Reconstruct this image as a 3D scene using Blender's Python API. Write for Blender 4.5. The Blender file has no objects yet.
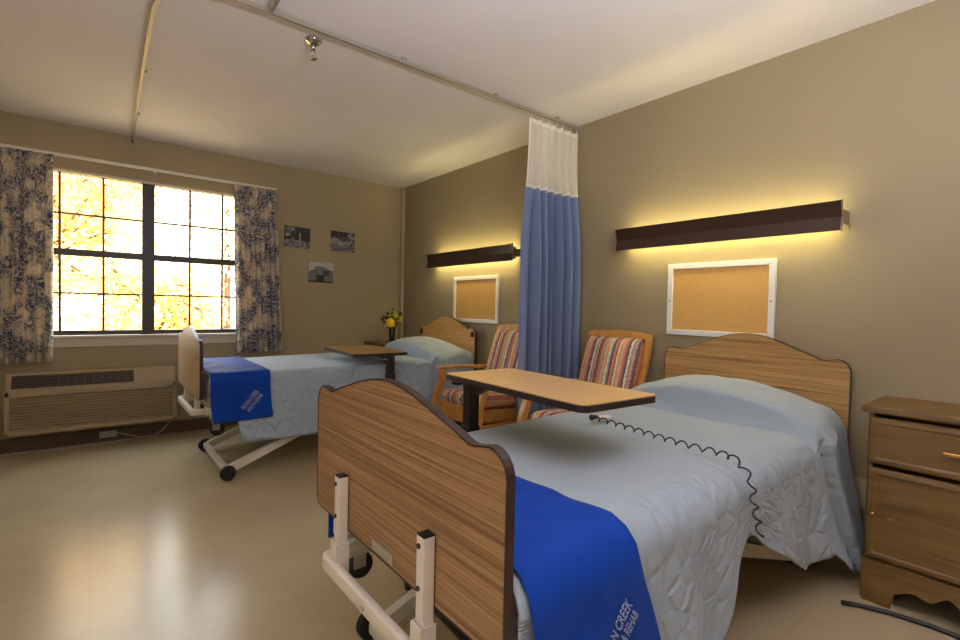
import bpy, bmesh, math, random
from mathutils import Vector, Matrix
rnd = random.Random(7)
PI = math.pi
COL = bpy.context.scene.collection
W, D, H = 2.742, 4.834, 2.44          # lamp wall x, window wall y, ceiling z
XL, YN = -1.35, -2.60                 # the two walls behind the camera

# ------------------------------------------------------------------ materials
def lin(c):
    f = lambda v: v/12.92 if v <= .04045 else ((v+.055)/1.055)**2.4
    return tuple(f(v/255) for v in c) + (1.0,)
class NT:
    def __init__(s, name):
        s.m = bpy.data.materials.new(name); s.m.use_nodes = True
        s.t = s.m.node_tree; s.b = s.t.nodes['Principled BSDF']
    def n(s, kind, **kw):
        nd = s.t.nodes.new(kind)
        for k, v in kw.items():
            if k in nd.inputs: nd.inputs[k].default_value = v
            else: setattr(nd, k, v)
        return nd
    def l(s, a, b): s.t.links.new(a, b)
def setp(nt, col=None, rough=.5, metal=0, spec=.5):
    b = nt.b
    if col is not None: b.inputs['Base Color'].default_value = lin(col)
    b.inputs['Roughness'].default_value = rough; b.inputs['Metallic'].default_value = metal
    b.inputs['Specular IOR Level'].default_value = spec
def ramp(nt, fac, stops, interp='LINEAR'):
    r = nt.n('ShaderNodeValToRGB'); cr = r.color_ramp; cr.interpolation = interp
    while len(cr.elements) < len(stops): cr.elements.new(.5)
    for e, (p, c) in zip(cr.elements, stops): e.position = p; e.color = lin(c)
    if fac is not None: nt.l(fac, r.inputs[0])
    return r
def mapping(nt, scale=(1,1,1), rot=(0,0,0), src='Object'):
    tc = nt.n('ShaderNodeTexCoord'); mp = nt.n('ShaderNodeMapping')
    mp.inputs['Scale'].default_value = scale; mp.inputs['Rotation'].default_value = rot
    nt.l(tc.outputs[src], mp.inputs[0]); return mp.outputs[0]
def bump(nt, h, strength=.3, dist=.01):
    b = nt.n('ShaderNodeBump'); b.inputs['Strength'].default_value = strength
    b.inputs['Distance'].default_value = dist; nt.l(h, b.inputs['Height']); nt.l(b.outputs[0], nt.b.inputs['Normal']); return b
def plain(name, col, rough=.5, metal=0, spec=.5, var=0, vs=8, bmp=0, bs=60):
    nt = NT(name); setp(nt, col, rough, metal, spec)
    if var:
        nz = nt.n('ShaderNodeTexNoise', Scale=vs, Detail=4); nt.l(mapping(nt), nz.inputs[0])
        d = tuple(max(0, c*(1-var)) for c in col); e = tuple(min(255, c*(1+var)) for c in col)
        r = ramp(nt, nz.outputs[0], [(.3, d), (.7, e)]); nt.l(r.outputs[0], nt.b.inputs['Base Color'])
    if bmp:
        nz = nt.n('ShaderNodeTexNoise', Scale=bs, Detail=3); nt.l(mapping(nt), nz.inputs[0]); bump(nt, nz.outputs[0], bmp, .003)
    return nt.m
def wood(name, stops, scale=(3, 1.2, 38), rough=.42, dist=2.2, fine=.35):
    """laminate / timber: noise stretched along the grain"""
    nt = NT(name); setp(nt, stops[0][1], rough)
    nz = nt.n('ShaderNodeTexNoise', Scale=1.0, Detail=6, Roughness=.62, Distortion=dist)
    nt.l(mapping(nt, scale), nz.inputs[0])
    r = ramp(nt, nz.outputs[0], stops)
    n2 = nt.n('ShaderNodeTexNoise', Scale=1.0, Detail=2)
    nt.l(mapping(nt, tuple(s*5 for s in scale)), n2.inputs[0])
    mx = nt.n('ShaderNodeMix', data_type='RGBA', blend_type='MULTIPLY'); mx.inputs[0].default_value = fine
    nt.l(r.outputs[0], mx.inputs[6]); nt.l(n2.outputs[0], mx.inputs[7])
    mul = nt.n('ShaderNodeMix', data_type='RGBA', blend_type='MULTIPLY'); mul.inputs[0].default_value = 0
    nt.l(mx.outputs[2], mul.inputs[6]); nt.l(mul.outputs[2], nt.b.inputs['Base Color'])
    return nt.m
M = {}
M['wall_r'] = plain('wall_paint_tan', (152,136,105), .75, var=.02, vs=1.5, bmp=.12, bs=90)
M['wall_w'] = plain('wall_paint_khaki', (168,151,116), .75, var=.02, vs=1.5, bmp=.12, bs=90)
M['ceil'] = plain('ceiling_paint', (230,223,225), .85, var=.015, vs=1.2, bmp=.15, bs=70)
M['walnut'] = wood('walnut_laminate', [(.30, (116,82,52)), (.43, (150,112,74)), (.58, (178,138,96)), (.75, (192,152,110))], scale=(4, .8, 120), dist=1.0)
M['walnut_gold'] = wood('golden_walnut_laminate', [(.30, (116,80,42)), (.43, (168,126,72)), (.58, (196,152,94)), (.75, (208,166,108))], scale=(4, .8, 70), dist=1.3)
M['oak_lam'] = wood('oak_laminate', [(.3, (206,150,84)), (.55, (220,168,98)), (.75, (230,182,112))], scale=(3,1.2,30))
M['oak_lam_in'] = wood('pale_laminate', [(.3, (186,150,104)), (.7, (206,172,126))], scale=(3,1.2,30))
M['table_lam'] = wood('table_laminate', [(.3, (218,172,106)), (.55, (230,188,122)), (.8, (238,200,136))], scale=(6,26,6), rough=.3, fine=.1)
M['table_lam_b'] = wood('table_laminate_brown', [(.3, (150,112,62)), (.7, (176,136,82))], scale=(6,26,6), rough=.35, fine=.1)
M['stand'] = wood('maple_veneer', [(.25, (86,60,28)), (.5, (116,86,42)), (.8, (134,102,56))], scale=(3,1.2,9), rough=.38, dist=3, fine=.15)
M['chair_wood'] = wood('chair_oak', [(.3, (178,120,54)), (.7, (214,156,84))], scale=(8,8,8), rough=.35, fine=.2)
M['edge'] = plain('dark_edge_band', (52,38,34), .4)
M['white_metal'] = plain('cream_enamel', (222,212,196), .35, var=.03)
M['chrome'] = plain('chrome', (200,198,190), .2, 1)
M['steel'] = plain('dull_steel', (170,166,154), .35, .3)
M['brass'] = plain('brass', (212,170,84), .25, 1)
M['track'] = plain('track_metal', (168,160,146), .4, .4)
M['track_c'] = plain('track_cream', (206,178,134), .4)
M['black'] = plain('black_plastic', (22,21,22), .4)
M['rubber'] = plain('black_rubber', (26,24,24), .65)
M['darkmetal'] = plain('dark_bronze_metal', (52,42,40), .35, .3)
M['fixture'] = plain('fixture_brown', (58,38,28), .28)
M['cap'] = plain('fixture_cap', (150,132,96), .35, .5)
M['winframe'] = plain('window_frame_bronze', (58,44,38), .4)
M['sill'] = plain('sill_paint', (210,196,170), .4)
M['trim'] = plain('trim_paint', (180,162,126), .55)
M['cove'] = plain('cove_base_brown', (92,72,50), .5)
M['rod'] = plain('rod_white', (222,214,200), .4)
M['white_frame'] = plain('white_board_frame', (226,222,216), .4)
M['ac'] = plain('ac_enamel', (176,156,120), .45)
M['ac_dark'] = plain('ac_vent_dark', (58,46,40), .6)
M['cable_w'] = plain('white_cable', (176,162,142), .5)
M['towel'] = None
M['stem'] = plain('stem_green', (58,70,30), .6)
M['petal_y'] = plain('petal_yellow', (246,208,18), .6)
M['petal_g'] = plain('petal_lime', (190,190,40), .6)
M['leaf_d'] = plain('leaf_maroon', (58,22,20), .6)
M['card'] = plain('photo_back', (60,60,58), .5)
M['text'] = plain('print_silver', (160,168,196), .6)
M['lawn'] = plain('lawn', (170,150,110), .9, var=.3, vs=2)
M['bark'] = plain('bark', (88,62,44), .85, var=.3, vs=10)

def floor_mat():
    nt = NT('vinyl_floor'); setp(nt, (200,180,146), .22, spec=.36)
    mp = mapping(nt, (1,1,1))
    nz = nt.n('ShaderNodeTexNoise', Scale=2.2, Detail=5); nt.l(mp, nz.inputs[0])
    r = ramp(nt, nz.outputs[0], [(.3, (176,157,124)), (.7, (187,168,134))])
    br = nt.n('ShaderNodeTexBrick', Scale=1.0); br.offset = 0
    br.inputs['Mortar Size'].default_value = .0012; br.inputs['Brick Width'].default_value = .61; br.inputs['Row Height'].default_value = .61
    br.inputs['Color1'].default_value = (1,1,1,1); br.inputs['Color2'].default_value = (.985,.98,.97,1); br.inputs['Mortar'].default_value = (.88,.86,.82,1)
    nt.l(mp, br.inputs[0])
    mx = nt.n('ShaderNodeMix', data_type='RGBA', blend_type='MULTIPLY'); mx.inputs[0].default_value = 1
    nt.l(r.outputs[0], mx.inputs[6]); nt.l(br.outputs[0], mx.inputs[7]); nt.l(mx.outputs[2], nt.b.inputs['Base Color'])
    n2 = nt.n('ShaderNodeTexNoise', Scale=5, Detail=4); nt.l(mapping(nt), n2.inputs[0])
    rr = nt.n('ShaderNodeMapRange'); rr.inputs[3].default_value = .228; rr.inputs[4].default_value = .232
    nt.l(n2.outputs[0], rr.inputs[0]); nt.l(rr.outputs[0], nt.b.inputs['Roughness'])
    n3 = nt.n('ShaderNodeTexNoise', Scale=9, Detail=3); nt.l(mapping(nt), n3.inputs[0]); bump(nt, n3.outputs[0], .03, .01)
    return nt.m
M['floor'] = floor_mat()
def cork():
    nt = NT('cork'); setp(nt, (206,150,72), .7)
    nz = nt.n('ShaderNodeTexNoise', Scale=140, Detail=4); nt.l(mapping(nt), nz.inputs[0])
    r = ramp(nt, nz.outputs[0], [(.3, (196,148,76)), (.7, (212,164,92))]); nt.l(r.outputs[0], nt.b.inputs['Base Color'])
    bump(nt, nz.outputs[0], .2, .002); return nt.m
M['cork'] = cork()
def quilt(name, col):
    """pale quilted cotton: waffle lines on top, looping quilting on the hanging sides"""
    nt = NT(name); setp(nt, col, .8, spec=.2)
    nt.b.inputs['Sheen Weight'].default_value = .2
    uv = mapping(nt, (1,1,1), src='UV')
    dn = nt.n('ShaderNodeTexNoise', Scale=7, Detail=2); nt.l(uv, dn.inputs[0])
    ad = nt.n('ShaderNodeVectorMath', operation='MULTIPLY_ADD'); nt.l(dn.outputs[1], ad.inputs[0]); ad.inputs[1].default_value = (.07,.07,0); nt.l(uv, ad.inputs[2])
    vo = nt.n('ShaderNodeTexVoronoi', feature='DISTANCE_TO_EDGE', Scale=15); nt.l(ad.outputs[0], vo.inputs[0])
    mr = nt.n('ShaderNodeMapRange', interpolation_type='SMOOTHSTEP'); mr.inputs[1].default_value = 0; mr.inputs[2].default_value = .24; nt.l(vo.outputs['Distance'], mr.inputs[0])
    w1 = nt.n('ShaderNodeTexWave', Scale=22, Distortion=.6, bands_direction='Y'); nt.l(uv, w1.inputs[0])
    w2 = nt.n('ShaderNodeTexWave', Scale=22, Distortion=.6, bands_direction='X'); nt.l(uv, w2.inputs[0])
    ws = nt.n('ShaderNodeMath', operation='ADD'); nt.l(w1.outputs[1], ws.inputs[0]); nt.l(w2.outputs[1], ws.inputs[1])
    wm = nt.n('ShaderNodeMath', operation='MULTIPLY'); nt.l(ws.outputs[0], wm.inputs[0]); wm.inputs[1].default_value = .06
    at = nt.n('ShaderNodeAttribute', attribute_name='side')
    inv = nt.n('ShaderNodeMath', operation='SUBTRACT'); inv.inputs[0].default_value = 1; nt.l(at.outputs['Fac'], inv.inputs[1])
    t1 = nt.n('ShaderNodeMath', operation='MULTIPLY'); nt.l(mr.outputs[0], t1.inputs[0]); nt.l(at.outputs['Fac'], t1.inputs[1])
    t2 = nt.n('ShaderNodeMath', operation='MULTIPLY'); nt.l(wm.outputs[0], t2.inputs[0]); nt.l(inv.outputs[0], t2.inputs[1])
    sm = nt.n('ShaderNodeMath', operation='ADD'); nt.l(t1.outputs[0], sm.inputs[0]); nt.l(t2.outputs[0], sm.inputs[1])
    cn = nt.n('ShaderNodeTexNoise', Scale=30, Detail=5); nt.l(uv, cn.inputs[0])
    s2 = nt.n('ShaderNodeMath', operation='MULTIPLY_ADD'); nt.l(cn.outputs[0], s2.inputs[0]); s2.inputs[1].default_value = .28; nt.l(sm.outputs[0], s2.inputs[2])
    bump(nt, s2.outputs[0], .7, .0065)
    return nt.m
M['quilt'] = quilt('quilted_spread', (158,170,178))
M['quilt_b'] = quilt('quilted_spread_far', (160,174,186))
def cloth(name, col, ws=380, rough=.85, sheen=.2, trans=0):
    nt = NT(name); setp(nt, col, rough, spec=.2); nt.b.inputs['Sheen Weight'].default_value = sheen
    nz = nt.n('ShaderNodeTexNoise', Scale=ws, Detail=2); nt.l(mapping(nt), nz.inputs[0])
    n2 = nt.n('ShaderNodeTexNoise', Scale=6, Detail=3); nt.l(mapping(nt), n2.inputs[0])
    a = nt.n('ShaderNodeMath', operation='MULTIPLY_ADD'); nt.l(n2.outputs[0], a.inputs[0]); a.inputs[1].default_value = 3.0; nt.l(nz.outputs[0], a.inputs[2])
    bump(nt, a.outputs[0], .35, .004)
    if trans:
        out = nt.t.nodes['Material Output']; tr = nt.n('ShaderNodeBsdfTranslucent'); tr.inputs[0].default_value = lin(col)
        mx = nt.n('ShaderNodeMixShader'); mx.inputs[0].default_value = trans
        nt.l(nt.b.outputs[0], mx.inputs[1]); nt.l(tr.outputs[0], mx.inputs[2]); nt.l(mx.outputs[0], out.inputs[0])
    return nt.m
M['towel'] = cloth('blue_cover_cloth', (4,60,154), 300, .7, .03)
M['drape'] = cloth('privacy_blue', (124,138,172), 300, .8, trans=.12)
M['cord_w'] = cloth('white_tape', (226,220,206), 300)
def netting():
    nt = NT('white_netting'); setp(nt, (214,206,190), .8)
    out = nt.t.nodes['Material Output']; tp = nt.n('ShaderNodeBsdfTransparent')
    ck = nt.n('ShaderNodeTexChecker', Scale=260); nt.l(mapping(nt), ck.inputs[0])
    ml = nt.n('ShaderNodeMath', operation='MULTIPLY'); nt.l(ck.outputs[1], ml.inputs[0]); ml.inputs[1].default_value = .3
    mx = nt.n('ShaderNodeMixShader'); nt.l(ml.outputs[0], mx.inputs[0]); nt.l(nt.b.outputs[0], mx.inputs[1]); nt.l(tp.outputs[0], mx.inputs[2]); nt.l(mx.outputs[0], out.inputs[0])
    return nt.m
M['net'] = netting()
def toile(name):
    """cream cotton printed with slate-blue sprigs, lets some daylight through"""
    nt = NT(name); setp(nt, (214,196,172), .85, spec=.2)
    uv = mapping(nt, (1,1,1), src='UV')
    dn = nt.n('ShaderNodeTexNoise', Scale=14, Detail=4); nt.l(uv, dn.inputs[0])
    ad = nt.n('ShaderNodeVectorMath', operation='MULTIPLY_ADD'); nt.l(dn.outputs[1], ad.inputs[0]); ad.inputs[1].default_value = (.09,.09,0); nt.l(uv, ad.inputs[2])
    n1 = nt.n('ShaderNodeTexNoise', Scale=6.5, Detail=2, Roughness=.5); nt.l(ad.outputs[0], n1.inputs[0])
    m1 = ramp(nt, n1.outputs[0], [(.42, (0,0,0)), (.52, (255,255,255))])
    n2 = nt.n('ShaderNodeTexNoise', Scale=55, Detail=4, Roughness=.7); nt.l(ad.outputs[0], n2.inputs[0])
    m2 = ramp(nt, n2.outputs[0], [(.42, (0,0,0)), (.54, (255,255,255))])
    v = nt.n('ShaderNodeTexVoronoi', feature='DISTANCE_TO_EDGE', Scale=17); nt.l(ad.outputs[0], v.inputs[0])
    m3 = ramp(nt, v.outputs['Distance'], [(.025, (255,255,255)), (.06, (0,0,0))])
    mu = nt.n('ShaderNodeMath', operation='MULTIPLY'); nt.l(m1.outputs[0], mu.inputs[0]); nt.l(m2.outputs[0], mu.inputs[1])
    ml = nt.n('ShaderNodeMath', operation='MULTIPLY'); nt.l(m3.outputs[0], ml.inputs[0]); ml.inputs[1].default_value = .4
    mm = nt.n('ShaderNodeMath', operation='MAXIMUM'); nt.l(mu.outputs[0], mm.inputs[0]); nt.l(ml.outputs[0], mm.inputs[1])
    c = nt.n('ShaderNodeMix', data_type='RGBA'); nt.l(mm.outputs[0], c.inputs[0]); c.inputs[6].default_value = lin((226,212,190)); c.inputs[7].default_value = lin((84,92,118))
    nt.l(c.outputs[2], nt.b.inputs['Base Color'])
    out = nt.t.nodes['Material Output']; tr = nt.n('ShaderNodeBsdfTranslucent'); nt.l(c.outputs[2], tr.inputs[0])
    mx = nt.n('ShaderNodeMixShader'); mx.inputs[0].default_value = .3
    nt.l(nt.b.outputs[0], mx.inputs[1]); nt.l(tr.outputs[0], mx.inputs[2]); nt.l(mx.outputs[0], out.inputs[0])
    return nt.m
M['toile'] = toile('toile_print')
M['ticking'] = plain('mottled_mattress_cloth', (136,130,140), .8, var=.35, vs=38)
def stripes(name):
    nt = NT(name); setp(nt, (200,150,120), .9, spec=.15)
    tc = nt.n('ShaderNodeTexCoord'); sp = nt.n('ShaderNodeSeparateXYZ')
    dn = nt.n('ShaderNodeTexNoise', Scale=60, Detail=3); nt.l(tc.outputs['Object'], dn.inputs[0])
    nt.l(tc.outputs['Object'], sp.inputs[0])
    a = nt.n('ShaderNodeMath', operation='MULTIPLY_ADD'); nt.l(dn.outputs[0], a.inputs[0]); a.inputs[1].default_value = .018; nt.l(sp.outputs[1], a.inputs[2])
    b = nt.n('ShaderNodeMath', operation='MULTIPLY_ADD'); nt.l(a.outputs[0], b.inputs[0]); b.inputs[1].default_value = 1/.26; b.inputs[2].default_value = 5.3
    f = nt.n('ShaderNodeMath', operation='FRACT'); nt.l(b.outputs[0], f.inputs[0])
    cr, rd, pk, og, tl, dk, bg = (232,218,188), (186,112,98), (222,148,130), (226,156,104), (150,160,152), (102,96,104), (212,192,158)
    seq = [cr, rd, pk, dk, tl, cr, og, bg, tl, og, rd, dk, pk, tl, cr, dk, rd, pk, bg, og]
    r = ramp(nt, f.outputs[0], [(i/len(seq), c) for i, c in enumerate(seq)], 'CONSTANT')
    nz = nt.n('ShaderNodeTexNoise', Scale=150, Detail=3); nt.l(tc.outputs['Object'], nz.inputs[0])
    mr = nt.n('ShaderNodeMapRange'); mr.inputs[1].default_value = .3; mr.inputs[2].default_value = .7; mr.inputs[3].default_value = .6; mr.inputs[4].default_value = 1.15; nt.l(nz.outputs[0], mr.inputs[0])
    mx = nt.n('ShaderNodeMix', data_type='RGBA', blend_type='MULTIPLY'); mx.inputs[0].default_value = 1
    nt.l(r.outputs[0], mx.inputs[6]); nt.l(mr.outputs[0], mx.inputs[7]); nt.l(mx.outputs[2], nt.b.inputs['Base Color'])
    bump(nt, nz.outputs[0], .3, .003); return nt.m
M['stripe'] = stripes('striped_upholstery')
def emis(name, col, st):
    nt = NT(name); setp(nt, (255,255,255), .5)
    nt.b.inputs['Emission Color'].default_value = lin(col); nt.b.inputs['Emission Strength'].default_value = st; return nt.m
M['tube'] = emis('fluorescent_tube', (253,239,166), 16)
def glass(name, tint, gloss=.08):
    nt = NT(name); out = nt.t.nodes['Material Output']; nt.t.nodes.remove(nt.b)
    tp = nt.n('ShaderNodeBsdfTransparent'); tp.inputs[0].default_value = tint
    gl = nt.n('ShaderNodeBsdfGlossy'); gl.inputs['Roughness'].default_value = .02
    mx = nt.n('ShaderNodeMixShader'); mx.inputs[0].default_value = gloss
    nt.l(tp.outputs[0], mx.inputs[1]); nt.l(gl.outputs[0], mx.inputs[2]); nt.l(mx.outputs[0], out.inputs[0]); return nt.m
M['pane'] = glass('window_glass', (.97,.98,.97,1), .04)
M['vase'] = glass('green_vase_glass', (.52,.60,.40,1), .12)
def leafy(name, a, b):
    nt = NT(name); setp(nt, a, .6); out = nt.t.nodes['Material Output']
    nz = nt.n('ShaderNodeTexNoise', Scale=1.6, Detail=2); nt.l(mapping(nt), nz.inputs[0])
    r = ramp(nt, nz.outputs[0], [(.35, a), (.65, b)]); nt.l(r.outputs[0], nt.b.inputs['Base Color'])
    tr = nt.n('ShaderNodeBsdfTranslucent'); nt.l(r.outputs[0], tr.inputs[0])
    mx = nt.n('ShaderNodeMixShader'); mx.inputs[0].default_value = .5
    nt.l(nt.b.outputs[0], mx.inputs[1]); nt.l(tr.outputs[0], mx.inputs[2]); nt.l(mx.outputs[0], out.inputs[0]); return nt.m
M['leaf_y'] = leafy('autumn_yellow', (244,200,100), (250,226,158))
M['leaf_o'] = leafy('autumn_orange', (246,212,130), (252,234,184))
def attrmat(name):
    nt = NT(name); setp(nt, (128,128,128), .35)
    a = nt.n('ShaderNodeAttribute', attribute_name='print'); nt.l(a.outputs['Color'], nt.b.inputs['Base Color']); return nt.m
M['photo'] = attrmat('photo_print')

# ------------------------------------------------------------------ mesh helpers
class MB:
    def __init__(s): s.b = bmesh.new()
    def box(s, x0, x1, y0, y1, z0, z1, bev=0, mat=None):
        c = Vector(((x0+x1)/2, (y0+y1)/2, (z0+z1)/2)); d = (abs(x1-x0), abs(y1-y0), abs(z1-z0))
        r = bmesh.ops.create_cube(s.b, size=1); vs = r['verts']
        bmesh.ops.scale(s.b, vec=d, verts=vs)
        if bev:
            es = list({e for v in vs for e in v.link_edges})
            rr = bmesh.ops.bevel(s.b, geom=es, offset=bev, segments=2, affect='EDGES', profile=.6)
            vs = list({v for f in rr['faces'] for v in f.verts} | {v for v in vs if v.is_valid})
        if mat is not None: bmesh.ops.transform(s.b, matrix=mat, verts=vs)
        bmesh.ops.translate(s.b, vec=c, verts=vs); return s
    def cyl(s, a, b, r0, r1=None, n=16, caps=True, smooth=True):
        a, b = Vector(a), Vector(b); r1 = r0 if r1 is None else r1; d = b-a
        r = bmesh.ops.create_cone(s.b, cap_ends=caps, segments=n, radius1=r0, radius2=r1, depth=d.length)
        q = Vector((0,0,1)).rotation_difference(d.normalized()).to_matrix().to_4x4()
        bmesh.ops.transform(s.b, matrix=Matrix.Translation((a+b)/2) @ q, verts=r['verts'])
        if smooth:
            for f in {f for v in r['verts'] for f in v.link_faces}:
                if len(f.verts) == 4: f.smooth = True
        return s
    def sph(s, c, r, sc=(1,1,1), u=12, v=8):
        q = bmesh.ops.create_uvsphere(s.b, u_segments=u, v_segments=v, radius=r)
        bmesh.ops.scale(s.b, vec=sc, verts=q['verts']); bmesh.ops.translate(s.b, vec=c, verts=q['verts'])
        for f in {f for w in q['verts'] for f in w.link_faces}: f.smooth = True
        return s
    def prism(s, pts, axis, a, b):
        """outline (list of 2D) extruded along axis 0/1/2 from a to b"""
        def P(p, t):
            l = list(p); l.insert(axis, t); return l
        lo = [s.b.verts.new(P(p, a)) for p in pts]; hi = [s.b.verts.new(P(p, b)) for p in pts]
        n = len(pts)
        fs = [s.b.faces.new(lo), s.b.faces.new(hi[::-1])]
        for i in range(n): fs.append(s.b.faces.new((lo[i], hi[i], hi[(i+1)%n], lo[(i+1)%n])))
        return s
    def sweep(s, path, sec, up=None, caps=True, smooth=True):
        """closed section (2D list) swept along 3D path"""
        path = [Vector(p) for p in path]; rings = []; n = len(path); prev = None
        for i, p in enumerate(path):
            t = (path[min(i+1, n-1)] - path[max(i-1, 0)]).normalized()
            if up is not None: side = t.cross(Vector(up)).normalized(); nor = side.cross(t).normalized()
            else:
                if prev is None: prev = Vector((0,0,1)) if abs(t.z) < .9 else Vector((1,0,0))
                side = t.cross(prev).normalized(); nor = side.cross(t).normalized(); prev = nor
            rings.append([s.b.verts.new(p + side*q[0] + nor*q[1]) for q in sec])
        m = len(sec)
        for i in range(n-1):
            for j in range(m):
                f = s.b.faces.new((rings[i][j], rings[i+1][j], rings[i+1][(j+1)%m], rings[i][(j+1)%m])); f.smooth = smooth
        if caps: s.b.faces.new(rings[0][::-1]); s.b.faces.new(rings[-1])
        return s
    def tube(s, path, r, n=8, up=None):
        return s.sweep(path, [(r*math.cos(2*PI*k/n), r*math.sin(2*PI*k/n)) for k in range(n)], up)
    def lathe(s, prof, c=(0,0,0), n=20, sm=True):
        rings = []
        for r, z in prof: rings.append([s.b.verts.new((c[0]+r*math.cos(2*PI*k/n), c[1]+r*math.sin(2*PI*k/n), c[2]+z)) for k in range(n)])
        for i in range(len(prof)-1):
            for k in range(n):
                f = s.b.faces.new((rings[i][k], rings[i][(k+1)%n], rings[i+1][(k+1)%n], rings[i+1][k])); f.smooth = sm
        if prof[0][0] > 1e-4: s.b.faces.new(rings[0][::-1])
        if prof[-1][0] > 1e-4: s.b.faces.new(rings[-1])
        return s
    def grid(s, fn, nu, nv, smooth=True, uv=None, attr=None):
        lay = s.b.loops.layers.uv.verify() if uv else None
        al = s.b.verts.layers.float.new('side') if attr else None
        V = [[s.b.verts.new(fn(i/nu, j/nv)) for j in range(nv+1)] for i in range(nu+1)]
        if attr:
            for i in range(nu+1):
                for j in range(nv+1): V[i][j][al] = attr(i/nu, j/nv)
        for i in range(nu):
            for j in range(nv):
                f = s.b.faces.new((V[i][j], V[i+1][j], V[i+1][j+1], V[i][j+1])); f.smooth = smooth
                if uv:
                    for lp, (a, b) in zip(f.loops, ((i,j),(i+1,j),(i+1,j+1),(i,j+1))): lp[lay].uv = uv(a/nu, b/nv)
        return s
    def build(s, name, mat, parent=None, loc=None, fix=True, rot=None):
        if fix: bmesh.ops.recalc_face_normals(s.b, faces=s.b.faces)
        me = bpy.data.meshes.new(name); s.b.to_mesh(me); s.b.free()
        me.materials.append(mat); o = bpy.data.objects.new(name, me); COL.objects.link(o)
        if parent is not None: o.parent = parent
        if loc is not None: o.location = loc
        if rot is not None: o.rotation_euler = rot
        return o
def tag(o, label=None, cat=None, group=None, kind=None):
    if label: o['label'] = label
    if cat: o['category'] = cat
    if group: o['group'] = group
    if kind: o['kind'] = kind
    return o
def thing(name, label, cat, loc=(0,0,0), rz=0, group=None):
    o = bpy.data.objects.new(name, None); o.empty_display_size = .1; COL.objects.link(o)
    o.location = loc; o.rotation_euler = (0,0,rz); return tag(o, label, cat, group)
def struct(name, mb, mat, parent=None, label=None):
    o = mb.build(name, mat, parent)
    if parent is None: o['kind'] = 'structure'
    if label: o['label'] = label
    return o
def solid(o, t, off=-1):
    m = o.modifiers.new('solid', 'SOLIDIFY'); m.thickness = t; m.offset = off; return o
def bevel(o, w, seg=2):
    m = o.modifiers.new('bevel', 'BEVEL'); m.width = w; m.segments = seg; m.limit_method = 'ANGLE'; m.angle_limit = .7; return o
def sstep(a, b, x):
    t = max(0, min(1, (x-a)/(b-a))); return t*t*(3-2*t)
def interp(tab, x):
    if x <= tab[0][0]: return tab[0][1]
    for (a, u), (b, v) in zip(tab, tab[1:]):
        if x <= b: return u + (v-u)*(x-a)/(b-a)
    return tab[-1][1]

# ------------------------------------------------------------------ the room
T = .12
WX0, WX1, WZ0, WZ1 = -.46, 1.21, .845, 2.10       # window opening
struct('floor', MB().box(XL-T, W+T, YN-T, D+T, -.1, 0), M['floor'])
struct('ceiling', MB().box(XL-T, W+T, YN-T, D+T, H, H+.15), M['ceil'])
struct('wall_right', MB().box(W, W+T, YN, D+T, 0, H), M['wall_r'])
mb = MB().box(XL-T, WX0, D, D+T, 0, H).box(WX1, W, D, D+T, 0, H).box(WX0, WX1, D, D+T, 0, WZ0).box(WX0, WX1, D, D+T, WZ1, H)
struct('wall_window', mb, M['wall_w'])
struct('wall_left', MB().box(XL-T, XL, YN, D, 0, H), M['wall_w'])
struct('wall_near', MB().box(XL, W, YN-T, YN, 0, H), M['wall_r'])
# brown cove base along the window wall, bumper board behind the beds, cable chase in the corner
struct('baseboard_window', MB().box(XL, W, D-.008, D, 0, .10, .002), M['cove'])
struct('baseboard_right', MB().box(W-.008, W, YN, D-.01, 0, .10, .002), M['cove'])
struct('trim_1', MB().box(W-.022, W-.001, YN, 4.7, .25, .385, .004), M['trim'])
struct('trim_2', MB().box(W-.03, W-.001, D-.065, D-.009, .102, H, .006), M['trim'])
# window
win = thing('window_1', None, None, (0,0,0)); win['kind'] = 'structure'; win.location = (.375, D+.045, WZ0)
def wl(x0, x1, y0, y1, z0, z1): return (x0-.375, x1-.375, y0-D-.045, y1-D-.045, z0-WZ0, z1-WZ0)
fy0, fy1 = D+.02, D+.07
mb = MB()
for b in ((WX0, WX0+.03, fy0, fy1, WZ0, WZ1), (WX1-.03, WX1, fy0, fy1, WZ0, WZ1), (WX0, WX1, fy0, fy1, WZ1-.022, WZ1),
          (WX0, WX1, fy0, fy1, WZ0, WZ0+.035), (.336, .422, fy0-.01, fy1, WZ0, WZ1)):
    mb.box(*wl(*b), .003)
mb.build('window_frame', M['winframe'], win)
for s0, s1, ms in ((WX0+.03, .336, (-.176, .086)), (.422, WX1-.03, (.678, .931))):
    mb = MB(); mb.box(*wl(s0, s1, fy0, fy1-.01, 1.455, 1.507), .003)
    sash = mb.build('meeting_rail', M['winframe'], win)
    mb = MB()
    for x in ms: mb.box(*wl(x-.008, x+.008, fy0+.012, fy1-.02, WZ0+.03, WZ1-.02))
    for z in (1.775, 1.168): mb.box(*wl(s0, s1, fy0+.012, fy1-.02, z-.007, z+.007))
    mb.build('muntins', M['winframe'], win)
    MB().box(*wl(s0, s1, fy1-.018, fy1-.014, WZ0+.03, WZ1-.02)).build('pane', M['pane'], win)
struct('window_sill', MB().box(*wl(WX0-.06, WX1+.06, D-.045, D+.02, .822, .846), .006).box(*wl(WX0-.03, WX1+.03, D-.018, D-.001, .755, .822), .004), M['sill'], win)
struct('window_casing', MB().box(*wl(WX0, WX1, D-.001, D+.02, WZ1-.02, WZ1+.0), .002), M['sill'], win)

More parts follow.
